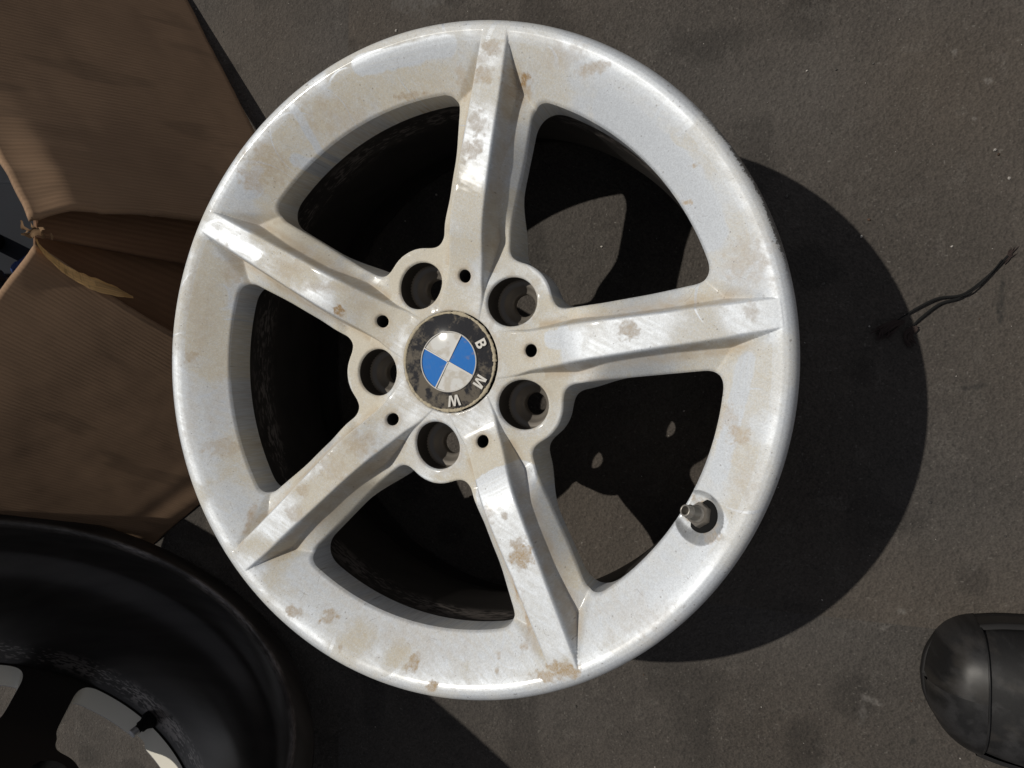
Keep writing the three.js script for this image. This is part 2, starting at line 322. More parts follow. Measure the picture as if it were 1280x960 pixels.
// strokes wiped clean, plus one cleared streak painted in as a reflection on the dish: [x, y, x2, y2, half width]
const WIPES_AND_GLINT = [[-115,-180,-103,-151,3.3],[-105,-143,-121,-147,5.0],[-160,-131,-157,-127,8.2],[-149,-140,-165,-122,3.3],[111,-159,161,-110,11.0],[127,-150,152,-123,7.7],[166,-98,173,-79,12.1],[162,134,147,143,7.7],[184,92,166,122,5.0],[30,89,52,77,12.1],[76,-15,93,-14,6.1],[85,-19,94,-7,5.0],[-187,-96,-146,-77,4.4],[78,-103,83,-97,2.8],[176,125,157,139,5.5],[197,-2,182,66,5.5],[5,-210,-61,-204,6.6]];
const wheelP0 = wheelShape(PHASE, VALVE);
{
  const mm = (i) => ((i + 0.5) / WN - 0.5) * UVS, px = (v) => Math.round((v / UVS + 0.5) * WN - 0.5);
  for (let j = 0; j < WN; j++) for (let i = 0; i < WN; i++) {
    const x = mm(i), y = mm(j), r = Math.hypot(x, y); if (r > 230 || r < 30) continue;
    let a = Math.atan2(y, x) - PHASE; a -= Math.round(a / A72) * A72;
    const s = r * Math.cos(a), t = Math.abs(r * Math.sin(a));
    let d = 0.16 + 0.86 * sstep(0.40, 0.66, fbm(x / 34 + 9, y / 34 + 3, 5)) + 0.16 * (vn(x / 3, y / 3) - 0.5) + 0.30 * (vn(x * 0.10 + y * 0.05 + 60, (y * 0.8 - x * 0.4) * 0.9 + 9) - 0.5);
    const uw = -((s - 212) * 0.491 + (t - 9.8) * 0.871) + 3 * (vn(x / 5, y / 5) - 0.5), wd = spokeW(s);
    d += 0.50 * sstep(-1.5, 2.5, uw) * sstep(wd, wd + 3, t) * sstep(40, 31, t) * sstep(55, 72, s) * (0.25 + 1.1 * fbm(s / 16 + 5 * Math.round(Math.atan2(y, x) * 5), t / 7 + 20, 4));   // ledges beside the spokes hold dust
    const hp = wheelP0.holes(x, y); mudAmount[j * WN + i] = 0;
    const ring = 0.42 * sstep(5.5, 0.3, hp[1]) * (0.4 + vn(x / 2, y / 2)) + 0.35 * sstep(6, 0.2, hp[0]) * sstep(0.45, 0.7, fbm(x / 6 + 8, y / 6, 3)) + 0.4 * sstep(5, 0.5, hp[2]) * vn(x / 3, y / 3);
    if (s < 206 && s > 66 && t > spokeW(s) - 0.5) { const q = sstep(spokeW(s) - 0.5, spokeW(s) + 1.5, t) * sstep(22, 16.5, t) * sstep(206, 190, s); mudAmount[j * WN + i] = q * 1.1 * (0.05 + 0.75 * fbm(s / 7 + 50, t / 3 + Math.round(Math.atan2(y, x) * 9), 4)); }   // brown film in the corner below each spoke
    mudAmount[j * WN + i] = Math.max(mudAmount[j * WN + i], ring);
    if (r < 84) d += 0.08 + 0.25 * vn(x / 9, y / 9);
    d *= lerp(1.12, 0.72, sstep(-40, 150, x - 0.3 * y));
    if (r > 211) d *= 0.62;
    dirtAmount[j * WN + i] = d;
  }
  for (const [x1, y1, x2, y2, w] of WIPES_AND_GLINT) {
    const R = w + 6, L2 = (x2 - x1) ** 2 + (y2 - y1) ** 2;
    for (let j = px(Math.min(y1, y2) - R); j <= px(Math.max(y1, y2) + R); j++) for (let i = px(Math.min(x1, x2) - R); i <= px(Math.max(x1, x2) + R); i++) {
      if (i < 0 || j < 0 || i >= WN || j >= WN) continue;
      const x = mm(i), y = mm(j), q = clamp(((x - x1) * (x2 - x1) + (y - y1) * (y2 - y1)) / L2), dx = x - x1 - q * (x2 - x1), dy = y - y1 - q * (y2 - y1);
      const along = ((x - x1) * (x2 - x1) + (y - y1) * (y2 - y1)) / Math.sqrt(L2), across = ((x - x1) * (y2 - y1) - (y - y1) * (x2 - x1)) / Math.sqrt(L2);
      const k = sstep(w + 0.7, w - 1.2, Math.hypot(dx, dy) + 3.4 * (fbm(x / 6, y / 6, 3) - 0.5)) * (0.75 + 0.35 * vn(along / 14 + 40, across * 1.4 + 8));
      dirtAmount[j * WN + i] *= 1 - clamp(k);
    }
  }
  for (const [cx, cy, hw, hh, st, oc] of MARKS) {
    const R = Math.max(hw, hh) * 1.7 + 2;
    for (let j = Math.max(0, px(cy - hh * 1.7 - 2)); j <= Math.min(WN - 1, px(cy + hh * 1.7 + 2)); j++) for (let i = Math.max(0, px(cx - hw * 1.7 - 2)); i <= Math.min(WN - 1, px(cx + hw * 1.7 + 2)); i++) {
      const x = mm(i), y = mm(j), q = Math.hypot((x - cx) / hw, (y - cy) / hh), n = fbm(x / 3.2 + cx, y / 3.2 + cy, 4), big = Math.max(hw, hh) > 11;
      const k = sstep(big ? 1.5 : 1.3, big ? 0.1 : 0.5, q + (big ? 2.2 : 1.9) * (n - 0.5)) * st * (0.55 + 0.7 * vn(x * 1.7, y * 1.7)) * (0.7 + 0.6 * vn(x * 0.5, y * 0.5)) * (big ? 0.7 : 1);
      const o = j * WN + i;
      if (oc) ochreAmount[o] = Math.max(ochreAmount[o], k); else mudAmount[o] = Math.max(mudAmount[o], k);
    }
  }
  for (let k = 0; k < 60; k++) {                   // sweeping wipe arcs through the dust and fine hairline scratches
    const a0 = rnd() * 6.28, r0 = 188 + rnd() * 30, cx = r0 * Math.cos(a0), cy = r0 * Math.sin(a0), rr = 10 + rnd() * 26, b0 = rnd() * 6.28, w = 0.35 + rnd() * 0.9;
    for (let q = 0; q < 900; q++) { const b = b0 + q / 900 * 1.3, x = cx + rr * Math.cos(b), y = cy + rr * Math.sin(b), f = Math.sin(q / 900 * Math.PI); for (let m = -3; m <= 3; m++) { const i = px(x + m * w / 3), j = px(y + m * w / 4); if (i > 0 && j > 0 && i < WN && j < WN) dirtAmount[j * WN + i] *= 1 - 0.35 * f; } }
  }
  for (let k = 0; k < 900; k++) {                  // dark grit specks
    const a = rnd() * 6.28, r = 38 + Math.sqrt(rnd()) * 184, x = r * Math.cos(a), y = r * Math.sin(a), q = rnd(), w = q < 0.85 ? 1 : 2;
    for (let m = -w; m <= w; m++) for (let n = -w; n <= w; n++) if (m * m + n * n <= w * w) { const i = px(x) + m, j = px(y) + n; if (i > 0 && j > 0 && i < WN && j < WN) rashAmount[j * WN + i] = Math.max(rashAmount[j * WN + i], 0.25 + 0.4 * rnd()); }
  }
  for (let k = 0; k < 50; k++) {                   // nicks and rubs on the lip
    const a0 = rnd() * 6.28, r0 = 217.5 + rnd() * 8, len = 0.3 + 1.6 * rnd() * rnd(), w = 0.2 + 0.35 * rnd(), st = 0.2 + 0.4 * rnd();
    for (let q = -len; q <= len; q += 0.12) for (let m = -w; m <= w; m += 0.12) { const a = a0 + q / r0, r = r0 + m + 0.5 * (vn(q * 2 + k, m) - 0.5), i = px(r * Math.cos(a)), j = px(r * Math.sin(a)); if (i > 0 && j > 0 && i < WN && j < WN) rashAmount[j * WN + i] = Math.max(rashAmount[j * WN + i], st * sstep(0.35, 0.7, vn(q * 2.2 + k, m * 4) + 0.3 * (1 - Math.abs(q) / len))); }
  }
  for (let k = 0; k < 60; k++) {                   // short brown hairs and scratches
    let a = rnd() * 6.28, r = 60 + Math.sqrt(rnd()) * 155, x = r * Math.cos(a), y = r * Math.sin(a), h = rnd() * 6.28; const len = 8 + rnd() * 26;
    for (let q = 0; q < len; q++) { x += 0.25 * Math.cos(h); y += 0.25 * Math.sin(h); h += (rnd() - 0.5) * 0.35; const i = px(x), j = px(y); if (i > 0 && j > 0 && i < WN && j < WN) rashAmount[j * WN + i] = Math.max(rashAmount[j * WN + i], 0.4); }
  }
}
const paintColor = texture(WN, WN, (i, j, o) => {
  const k = j * WN + i, x = ((i + 0.5) / WN - 0.5) * UVS, y = ((j + 0.5) / WN - 0.5) * UVS, r = Math.hypot(x, y);
  const flake = (LAT[((j * 131 + (i >> 1) * 7 + (j >> 1) * 57) & 65535)] - 0.5) * 0.12 + (vn(i / 2.6, j / 2.6) - 0.5) * 0.20;
  let R = 0.655 * (1 + flake), G = 0.69 * (1 + flake), B = 0.735 * (1 + flake);
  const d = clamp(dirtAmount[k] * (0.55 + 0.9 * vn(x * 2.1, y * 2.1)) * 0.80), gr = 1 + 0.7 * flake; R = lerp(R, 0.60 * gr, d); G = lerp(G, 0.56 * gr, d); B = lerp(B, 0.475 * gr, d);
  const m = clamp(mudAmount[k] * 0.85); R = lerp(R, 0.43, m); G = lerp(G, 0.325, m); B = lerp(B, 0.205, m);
  const oc = clamp(ochreAmount[k]); R = lerp(R, 0.36, oc); G = lerp(G, 0.24, oc); B = lerp(B, 0.12, oc);
  const ra = rashAmount[k]; R = lerp(R, 0.12, ra); G = lerp(G, 0.09, ra); B = lerp(B, 0.07, ra);
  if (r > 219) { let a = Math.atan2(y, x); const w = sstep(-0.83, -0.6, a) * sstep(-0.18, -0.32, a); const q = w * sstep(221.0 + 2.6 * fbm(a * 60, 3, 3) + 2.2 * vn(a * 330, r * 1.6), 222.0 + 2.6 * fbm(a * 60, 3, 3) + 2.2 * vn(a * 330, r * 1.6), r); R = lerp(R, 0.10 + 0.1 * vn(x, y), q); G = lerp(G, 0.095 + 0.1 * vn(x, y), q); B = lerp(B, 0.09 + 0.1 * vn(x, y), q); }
  o[0] = R; o[1] = G; o[2] = B;
}, true);
const paintRough = texture(1024, 1024, (i, j, o) => {  // g: roughness, r: how much the clear lacquer shows
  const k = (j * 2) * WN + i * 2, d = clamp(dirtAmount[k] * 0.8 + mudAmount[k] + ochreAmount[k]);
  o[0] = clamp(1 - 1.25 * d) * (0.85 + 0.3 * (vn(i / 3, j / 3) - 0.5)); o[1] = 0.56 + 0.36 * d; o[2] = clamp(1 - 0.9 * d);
}, false);
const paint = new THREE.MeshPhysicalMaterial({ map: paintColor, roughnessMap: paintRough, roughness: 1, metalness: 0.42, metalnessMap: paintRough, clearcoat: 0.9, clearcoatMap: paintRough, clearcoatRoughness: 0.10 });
const rimSilver = new THREE.MeshStandardMaterial({ color: new THREE.Color().setRGB(0.42, 0.42, 0.43), roughness: 0.42, metalness: 0.4 });
const boreDark = new THREE.MeshStandardMaterial({ color: new THREE.Color().setRGB(0.055, 0.047, 0.040), roughness: 0.55, metalness: 0.4 });
const blackHole = new THREE.MeshStandardMaterial({ color: new THREE.Color().setRGB(0.03, 0.027, 0.025), roughness: 0.8 });
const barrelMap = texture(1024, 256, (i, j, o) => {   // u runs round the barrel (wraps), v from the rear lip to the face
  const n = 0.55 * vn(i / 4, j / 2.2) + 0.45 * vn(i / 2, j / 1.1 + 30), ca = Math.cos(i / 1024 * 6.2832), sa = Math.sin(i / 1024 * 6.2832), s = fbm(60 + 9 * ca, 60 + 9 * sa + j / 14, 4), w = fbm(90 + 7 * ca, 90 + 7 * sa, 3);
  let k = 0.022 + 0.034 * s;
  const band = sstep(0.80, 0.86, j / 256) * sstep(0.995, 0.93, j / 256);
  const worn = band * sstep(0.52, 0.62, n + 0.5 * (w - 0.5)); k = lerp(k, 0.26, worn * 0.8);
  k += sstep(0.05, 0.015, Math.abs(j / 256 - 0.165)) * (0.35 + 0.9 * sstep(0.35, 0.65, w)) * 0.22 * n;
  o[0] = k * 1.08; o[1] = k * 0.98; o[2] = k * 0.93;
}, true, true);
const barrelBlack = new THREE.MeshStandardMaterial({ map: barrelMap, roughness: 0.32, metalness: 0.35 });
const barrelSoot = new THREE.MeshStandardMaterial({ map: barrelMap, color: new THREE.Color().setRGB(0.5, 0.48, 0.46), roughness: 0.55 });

// ---------------------------------------------------------------- the silver wheel
const wheelP = Object.assign(wheelShape(PHASE, VALVE), { phase: PHASE });
function buildWheel(root, P, nr, na, mats, matrix) {
  const f = wheelFace(P, nr, na, matrix), prof = barrelProfile();
  for (let k = 0; k < 5; k++) part('spoke', f.top[k].build(matrix), mats.paint, root);
  part('hub', f.top[5].build(matrix), mats.paint, root);
  part('rim', f.top[6].build(matrix), mats.paint, root);
  part('window_wall', f.wall.build(matrix), mats.wall, root);
  part('back_face', f.under.build(matrix), mats.back, root, mats.backLabel);
  part('barrel', lathe(prof.outer, 220, null, matrix), mats.outer, root);
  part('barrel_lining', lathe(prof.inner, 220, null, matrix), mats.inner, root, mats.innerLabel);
  const holes = [];
  for (let k = 0; k < 5; k++) {
    const a = P.phase + A36 + k * A72, at = [60 * Math.cos(a), 60 * Math.sin(a)];
    const seat = lathe([[17.1, 44], [17, 48.5], [15.6, 49.5], [13.6, 49.8], [12.6, 51.2], [11.4, 53.6], [9.8, 55.2], [8.3, 56], [8.1, 58], [8.1, 62.5]], 48, at, matrix);
    const wall = f.holeWalls[k].build(matrix);
    const m = part('lug_hole', wall, mats.bore, root); part('lug_seat', seat, mats.seat, m); holes.push(m);
    const b = P.phase + k * A72, bt = [60 * Math.cos(b), 60 * Math.sin(b)];
    part('pin_hole', mergeGeometries([f.pinWalls[k].build(matrix), lathe([[0, 39.5], [4.6, 39.5]], 20, bt, matrix)].map((g) => g.toNonIndexed())), mats.hole, root);
  }
  part('cap_recess', mergeGeometries([f.capWall.build(matrix), lathe([[0, 33], [36, 33]], 64, null, matrix)].map((g) => g.toNonIndexed())), mats.hole, root);
  return f;
}
const wheel = thing('alloy_wheel', 'dusty silver five-spoke alloy wheel lying face up on the dark floor', 'wheel', [0, 0]);
const seatMetal = new THREE.MeshStandardMaterial({ color: new THREE.Color().setRGB(0.25, 0.225, 0.195), roughness: 0.5, metalness: 0.4 });
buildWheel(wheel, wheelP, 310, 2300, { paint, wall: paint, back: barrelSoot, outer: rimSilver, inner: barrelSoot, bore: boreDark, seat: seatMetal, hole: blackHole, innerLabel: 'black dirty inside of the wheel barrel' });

// centre cap with its round badge
{
  const Yc = 0.205 - 0.0235;
  const chrome = new THREE.MeshPhysicalMaterial({ color: 0xffffff, map: texture(512, 512, (i, j, o) => {
    const x = (i / 512 - 0.5) * 72, y = (j / 512 - 0.5) * 72, a = Math.atan2(y, x), r = Math.hypot(x, y);
    const n = fbm(x / 5 + 40, y / 5 + 11, 4) + 0.22 * (fbm(x / 1.2, y / 1.2, 3) - 0.5) + 0.12 * (vn(x * 0.8 + y * 0.8, (x - y) * 3) - 0.5);
    const d = sstep(0.40, 0.74, n + 0.17 * Math.cos(a - 1.9) + 0.10 * (vn(a * 30, r / 9) - 0.5)) * 0.85 + 0.08 * vn(x * 3, y * 3);
    o[0] = lerp(0.006, 0.135, d); o[1] = lerp(0.007, 0.115, d); o[2] = lerp(0.012, 0.088, d);
  }, true), roughness: 0.85, metalness: 0.0, clearcoat: 0.15, clearcoatRoughness: 0.05 });
  const dome = (r) => Yc + 0.0016 * (1 - (r / 0.034) ** 2);
  const disc = (r0, r1, n, lift) => { const pr = []; for (let i = 0; i <= 8; i++) { const r = lerp(r0, r1, i / 8); pr.push(new THREE.Vector2(Math.max(r, 1e-5), dome(r) + lift)); } const g = new THREE.LatheGeometry(pr.reverse(), n); return g; };
  const planar = (g, s) => { const p = g.attributes.position, uv = g.attributes.uv; for (let i = 0; i < p.count; i++) uv.setXY(i, 0.5 + p.getX(i) / s, 0.5 + p.getZ(i) / s); return g; };
  const side = new THREE.LatheGeometry([[0.0338, Yc - 0.008], [0.0338, Yc - 0.0008], [0.0332, Yc]].map(([r, y]) => new THREE.Vector2(r, y)), 96);
  const cap = part('center_cap', mergeGeometries([planar(disc(0.0002, 0.0333, 96, 0), 0.072), planar(side, 0.072)]), chrome, wheel, 'round black and chrome centre cap with blue and white badge');
  const silver = new THREE.MeshStandardMaterial({ color: new THREE.Color().setRGB(0.50, 0.48, 0.45), roughness: 0.6, metalness: 0.3 });
  const UP = 0.47;                                  // which way the badge's top points on the wheel
  const ringG = new THREE.TorusGeometry(0.0207, 0.00055, 10, 120); ringG.rotateX(Math.PI / 2); ringG.translate(0, dome(0.0207) + 0.0004, 0);
  const bars = [UP, UP + Math.PI / 2].map((a) => { const g = new THREE.BoxGeometry(0.0414, 0.0006, 0.0008); g.rotateY(-a); g.translate(0, dome(0) + 0.0003, 0); return g; });
  part('badge_frame', mergeGeometries([ringG, ...bars].map((g) => g.toNonIndexed())), silver, cap);
  const enamel = (f) => texture(192, 192, f, true);
  const blue = new THREE.MeshPhysicalMaterial({ map: enamel((i, j, o) => { const d = sstep(0.55, 0.72, fbm(i / 26 + 3, j / 14 + (i > 96 ? 0 : 7), 4)) * 0.5 * (i / 192) + 0.06 * vn(i / 3, j / 9); o[0] = lerp(0.0, 0.20, d); o[1] = lerp(0.15, 0.19, d); o[2] = lerp(0.52, 0.26, d); }), roughness: 0.75, clearcoat: 0.10, clearcoatRoughness: 0.05 });
  const white = new THREE.MeshPhysicalMaterial({ map: enamel((i, j, o) => { const d = sstep(0.5, 0.72, fbm(i / 30 + 13, j / 22, 4)) * 0.5; o[0] = lerp(0.66, 0.42, d); o[1] = lerp(0.655, 0.36, d); o[2] = lerp(0.64, 0.26, d); }), roughness: 0.75, clearcoat: 0.10, clearcoatRoughness: 0.05 });
  for (let k = 0; k < 4; k++) {
    const pos = [], uv = [], idx = [], a0 = UP + k * Math.PI / 2, N = 24, M = 8;
    for (let j = 0; j <= M; j++) for (let i = 0; i <= N; i++) { const r = 0.0002 + 0.0204 * j / M, a = a0 + i / N * Math.PI / 2, x = r * Math.cos(a), z = r * Math.sin(a); pos.push(x, dome(r) + 0.00012, z); uv.push(0.5 + x / 0.044, 0.5 + z / 0.044); }
    for (let j = 0; j < M; j++) for (let i = 0; i < N; i++) { const q = j * (N + 1) + i; idx.push(q, q + 1, q + N + 1, q + 1, q + N + 2, q + N + 1); }
    part(k % 2 ? 'blue_quadrant' : 'white_quadrant', buffer(pos, null, uv, idx), k % 2 ? blue : white, cap);
  }
  const font = await new FontLoader().loadAsync('fonts/droid/droid_sans_bold.typeface.json');
  const letterMat = new THREE.MeshStandardMaterial({ color: new THREE.Color().setRGB(0.36, 0.35, 0.33), roughness: 0.55, metalness: 0.5 });
  [['B', -0.475], ['M', 0.515], ['W', 1.40]].forEach(([ch, a]) => {
    const g = new TextGeometry(ch, { font, size: 0.0076, depth: 0.0007, curveSegments: 6, bevelEnabled: true, bevelThickness: 0.0002, bevelSize: 0.00015, bevelSegments: 2 });
    g.computeBoundingBox(); const b = g.boundingBox; g.translate(-(b.min.x + b.max.x) / 2, -(b.min.y + b.max.y) / 2, 0);
    g.rotateX(-Math.PI / 2);                        // letter top now towards -z
    g.rotateY(-(a + Math.PI / 2)); g.translate(0.0272 * Math.cos(a), dome(0.0272) + 0.0001, 0.0272 * Math.sin(a));
    part('badge_letter', g, letterMat, cap, 'raised silver letter ' + ch);
  });
  // crust of dried grit round the cap
  const pos = [], idx = [], N = 420, M = 8;
  for (let i = 0; i < N; i++) { const a = i / N * Math.PI * 2, q = Math.cos(a - 0.2), amp = 0.5 + 1.3 * fbm(i / 9, 5, 3), rr = 0.00072 * amp * (0.75 + 0.5 * vn(i / 2.2, 9)); for (let j = 0; j < M; j++) { const b = j / M * Math.PI * 2, R = 0.03395 - 0.0004 * q + rr * Math.cos(b) * (1 + 0.5 * vn(i / 2, j * 3.1)); pos.push(R * Math.cos(a), Yc - 0.0001 + rr * 0.9 * Math.sin(b) + 0.0005 * (vn(i / 3, 40) - 0.5), R * Math.sin(a)); } }
  for (let i = 0; i < N; i++) for (let j = 0; j < M; j++) { const a = i * M + j, b = ((i + 1) % N) * M + j, c = i * M + (j + 1) % M, d = ((i + 1) % N) * M + (j + 1) % M; idx.push(a, c, b, b, c, d); }
  part('grit_ring', buffer(pos, null, null, idx), new THREE.MeshStandardMaterial({ color: new THREE.Color().setRGB(0.46, 0.40, 0.29), roughness: 0.95 }), cap, 'crust of dried beige grit round the cap');
}
// valve in its pocket at the rim
function valveParts(root, matrix, mats, angle, long) {
  const dir = new THREE.Vector3(-0.60 * Math.cos(angle), 0.80, -0.60 * Math.sin(angle)).normalize();
  const base = new THREE.Vector3(0.1968 * Math.cos(angle), 0.205 - 0.0245, 0.1968 * Math.sin(angle));
  const q = new THREE.Matrix4().compose(base, new THREE.Quaternion().setFromUnitVectors(new THREE.Vector3(0, 1, 0), dir), new THREE.Vector3(1, 1, 1));
  const L = (pts, n) => { const g = new THREE.LatheGeometry(pts.map(([r, y]) => new THREE.Vector2(r / 1000, y / 1000)), n).applyMatrix4(q); return matrix ? g.applyMatrix4(matrix) : g; };
  const thread = []; for (let i = 0; i <= 18; i++) thread.push([i % 2 ? 3.9 : 4.4, 7.8 + i * 0.38]);
  const stem = part('valve_stem', L([[5.6, 3], [5.6, 6.5], [4.6, 7.6], ...thread, [3.9, 15], [3.7, 15.4], [3.7, 18.6], [3.5, 19], [2.7, 19], [2.6, 18.6], [2.6, 11], [0, 11]], 28), mats.brass, root);
  part('valve_washer', L([[0, -2], [10.4, -2], [10.8, 0], [10.4, 2.2], [8, 3], [5, 3]], 32), mats.rubber, stem);
  const nut = new THREE.CylinderGeometry(0.0076, 0.0080, 0.0045, 6); nut.translate(0, 0.0045, 0); nut.applyMatrix4(q); if (matrix) nut.applyMatrix4(matrix);
  part('valve_nut', nut, mats.nut, stem);
}
const rubber = new THREE.MeshPhysicalMaterial({ color: new THREE.Color().setRGB(0.008, 0.008, 0.008), roughness: 0.9, specularIntensity: 0.3 });
valveParts(wheel, null, { brass: new THREE.MeshStandardMaterial({ color: new THREE.Color().setRGB(0.30, 0.28, 0.25), roughness: 0.4, metalness: 0.7 }), nut: new THREE.MeshStandardMaterial({ color: new THREE.Color().setRGB(0.22, 0.20, 0.175), roughness: 0.4, metalness: 0.7 }), rubber }, VALVE);

// ---------------------------------------------------------------- the black wheel standing on its tread, its open back towards us
{
  const root = thing('alloy_wheel_001', 'black-backed alloy wheel standing upright on its edge beside the cardboard box', 'wheel', [-0.3202, 0.2501]);
  // local y (front of the wheel) points away from the silver wheel; the ring centre is 0.2275 above the floor
  const front = new THREE.Vector3(-0.5098, 0, 0.8603).normalize(), across = new THREE.Vector3(front.z, 0, -front.x).normalize();
  const m = new THREE.Matrix4().makeBasis(across, front, new THREE.Vector3().crossVectors(across, front));
  m.setPosition(0, 0.2265, 0);
  const ph = 126.6 * Math.PI / 180, va = 92.6 * Math.PI / 180;
  const P = Object.assign(wheelShape(ph, va), { phase: ph });
  const cream = new THREE.MeshStandardMaterial({ color: new THREE.Color().setRGB(0.66, 0.63, 0.55), roughness: 0.45 });
  const black = new THREE.MeshStandardMaterial({ color: new THREE.Color().setRGB(0.024, 0.020, 0.018), roughness: 0.42 });
  buildWheel(root, P, 90, 600, { paint: rimSilver, wall: cream, back: black, outer: black, inner: barrelBlack, bore: seatMetal, seat: seatMetal, hole: black, backLabel: 'black sooty back of the spokes', innerLabel: 'glossy black inside of the barrel with worn silver band' }, m);
  // valve body on the inside of the barrel
  const dir = new THREE.Vector3(-Math.cos(va), 0, -Math.sin(va));
  const q = new THREE.Matrix4().compose(new THREE.Vector3(0.1875 * Math.cos(va), 0.205 - 0.049, 0.1875 * Math.sin(va)), new THREE.Quaternion().setFromUnitVectors(new THREE.Vector3(0, 1, 0), dir.clone().add(new THREE.Vector3(0, 0.35, 0)).normalize()), new THREE.Vector3(1, 1, 1)).premultiply(m);
  const L = (pts) => new THREE.LatheGeometry(pts.map(([r, y]) => new THREE.Vector2(r / 1000, y / 1000)), 24).applyMatrix4(q);
  const stem = part('valve_stem', L([[9, -1], [9, 3], [7.5, 5], [6, 8], [6, 12], [4.4, 13], [4.4, 17]]), rubber, root);
  part('valve_cap', L([[4.6, 16.5], [4.6, 22], [3.8, 23], [0, 23]]), rimSilver, stem);
}

// ---------------------------------------------------------------- torn cardboard box, its split corner towards the wheels
const cardMap = (s) => texture(1024, 1024, (i, j, o) => {   // i runs across the flutes, j along them
  const u = i / 1024, v = j / 1024;
  const flute = 0.5 + 0.5 * Math.cos(i / 1024 * 84 * Math.PI * 2);
  const fib = fbm(i / 2.2 + s, j / 40 + s, 3), blot = fbm(i / 160 + s * 3, j / 130 + 7, 4), stain = sstep(0.60, 0.70, fbm(i / 90 + 17 * s, j / 300 + 70, 3));
  let k = 0.80 + 0.16 * (fib - 0.5) + 0.24 * (blot - 0.5) + 0.10 * (flute - 0.5);
  k *= 1 - 0.20 * stain;
  const speck = vn(i / 2.4 + 70, j / 2.4 + s) > 0.93 ? 0.86 : 1; k *= speck;
  o[0] = 0.37 * k; o[1] = 0.232 * k; o[2] = 0.138 * k;
}, true, true);
const cardBump = texture(1024, 256, (i, j, o) => { const f = 0.5 + 0.5 * Math.cos(i / 1024 * 84 * Math.PI * 2 + 0.8 * Math.sin(j / 256 * 6.28)); o[0] = o[1] = o[2] = 0.22 * f * (0.3 + vn(i / 90, j / 30)) + 0.25 * fbm(i / 6, j / 12, 3); }, false, true);
const card = (s) => new THREE.MeshStandardMaterial({ map: cardMap(s), bumpMap: cardBump, bumpScale: 0.00028, roughness: 0.92 });
const cardA = card(3), cardB = card(8);
const cardPlain = new THREE.MeshStandardMaterial({ color: new THREE.Color().setRGB(0.26, 0.165, 0.09), roughness: 0.95 });
// a sheet: four corners (mm): seam top, seam bottom, far top, far bottom; w bends it, th is its thickness
function sheet(c, nu, nv, th, warp) {
  const V = (a) => new THREE.Vector3(a[0] / 1000, a[1] / 1000, a[2] / 1000), [A, B, C, D] = c.map(V);
  const n = new THREE.Vector3().subVectors(C, A).cross(new THREE.Vector3().subVectors(B, A)).normalize(); if (n.y < 0) n.negate();
  const pos = [], uv = [], idx = [], at = (u, v) => { const p = A.clone().lerp(C, u), q = B.clone().lerp(D, u); return p.lerp(q, v); };
  const lu = A.distanceTo(C), lv = A.distanceTo(B);
  for (const side of [1, 0]) for (let j = 0; j <= nv; j++) for (let i = 0; i <= nu; i++) {
    const u = i / nu, v = j / nv, e = warp(u, v), p = at(u + (e[1] || 0), v + (e[2] || 0)).addScaledVector(n, e[0] / 1000 - (side ? 0 : th / 1000)); pos.push(p.x, p.y, p.z); uv.push(u * lu / 0.34, v * lv / 0.34);
  }
  const S = (nu + 1) * (nv + 1), W = nu + 1;
  const flip = new THREE.Vector3().subVectors(C, A).cross(new THREE.Vector3().subVectors(B, A)).dot(n) > 0;
  const quad = (a, b, c2, d) => flip ? idx.push(a, b, c2, b, d, c2) : idx.push(a, c2, b, b, c2, d);
  for (let j = 0; j < nv; j++) for (let i = 0; i < nu; i++) { const k = j * W + i; quad(k, k + 1, k + W, k + W + 1); quad(S + k + 1, S + k, S + k + W + 1, S + k + W); }
  for (let i = 0; i < nu; i++) { const a = i, b = nv * W + i; quad(a + S, a + S + 1, a, a + 1); quad(b, b + 1, b + S, b + S + 1); }
  for (let j = 0; j < nv; j++) { const a = j * W, b = j * W + nu; quad(a + S, a, a + S + W, a + W); quad(b, b + S, b + W, b + S + W); }
  return buffer(pos, null, uv, idx).toNonIndexed();
}
const wool = (x, y, s) => fbm(x * 5 + s, y * 5 + s * 2, 3) - 0.5;
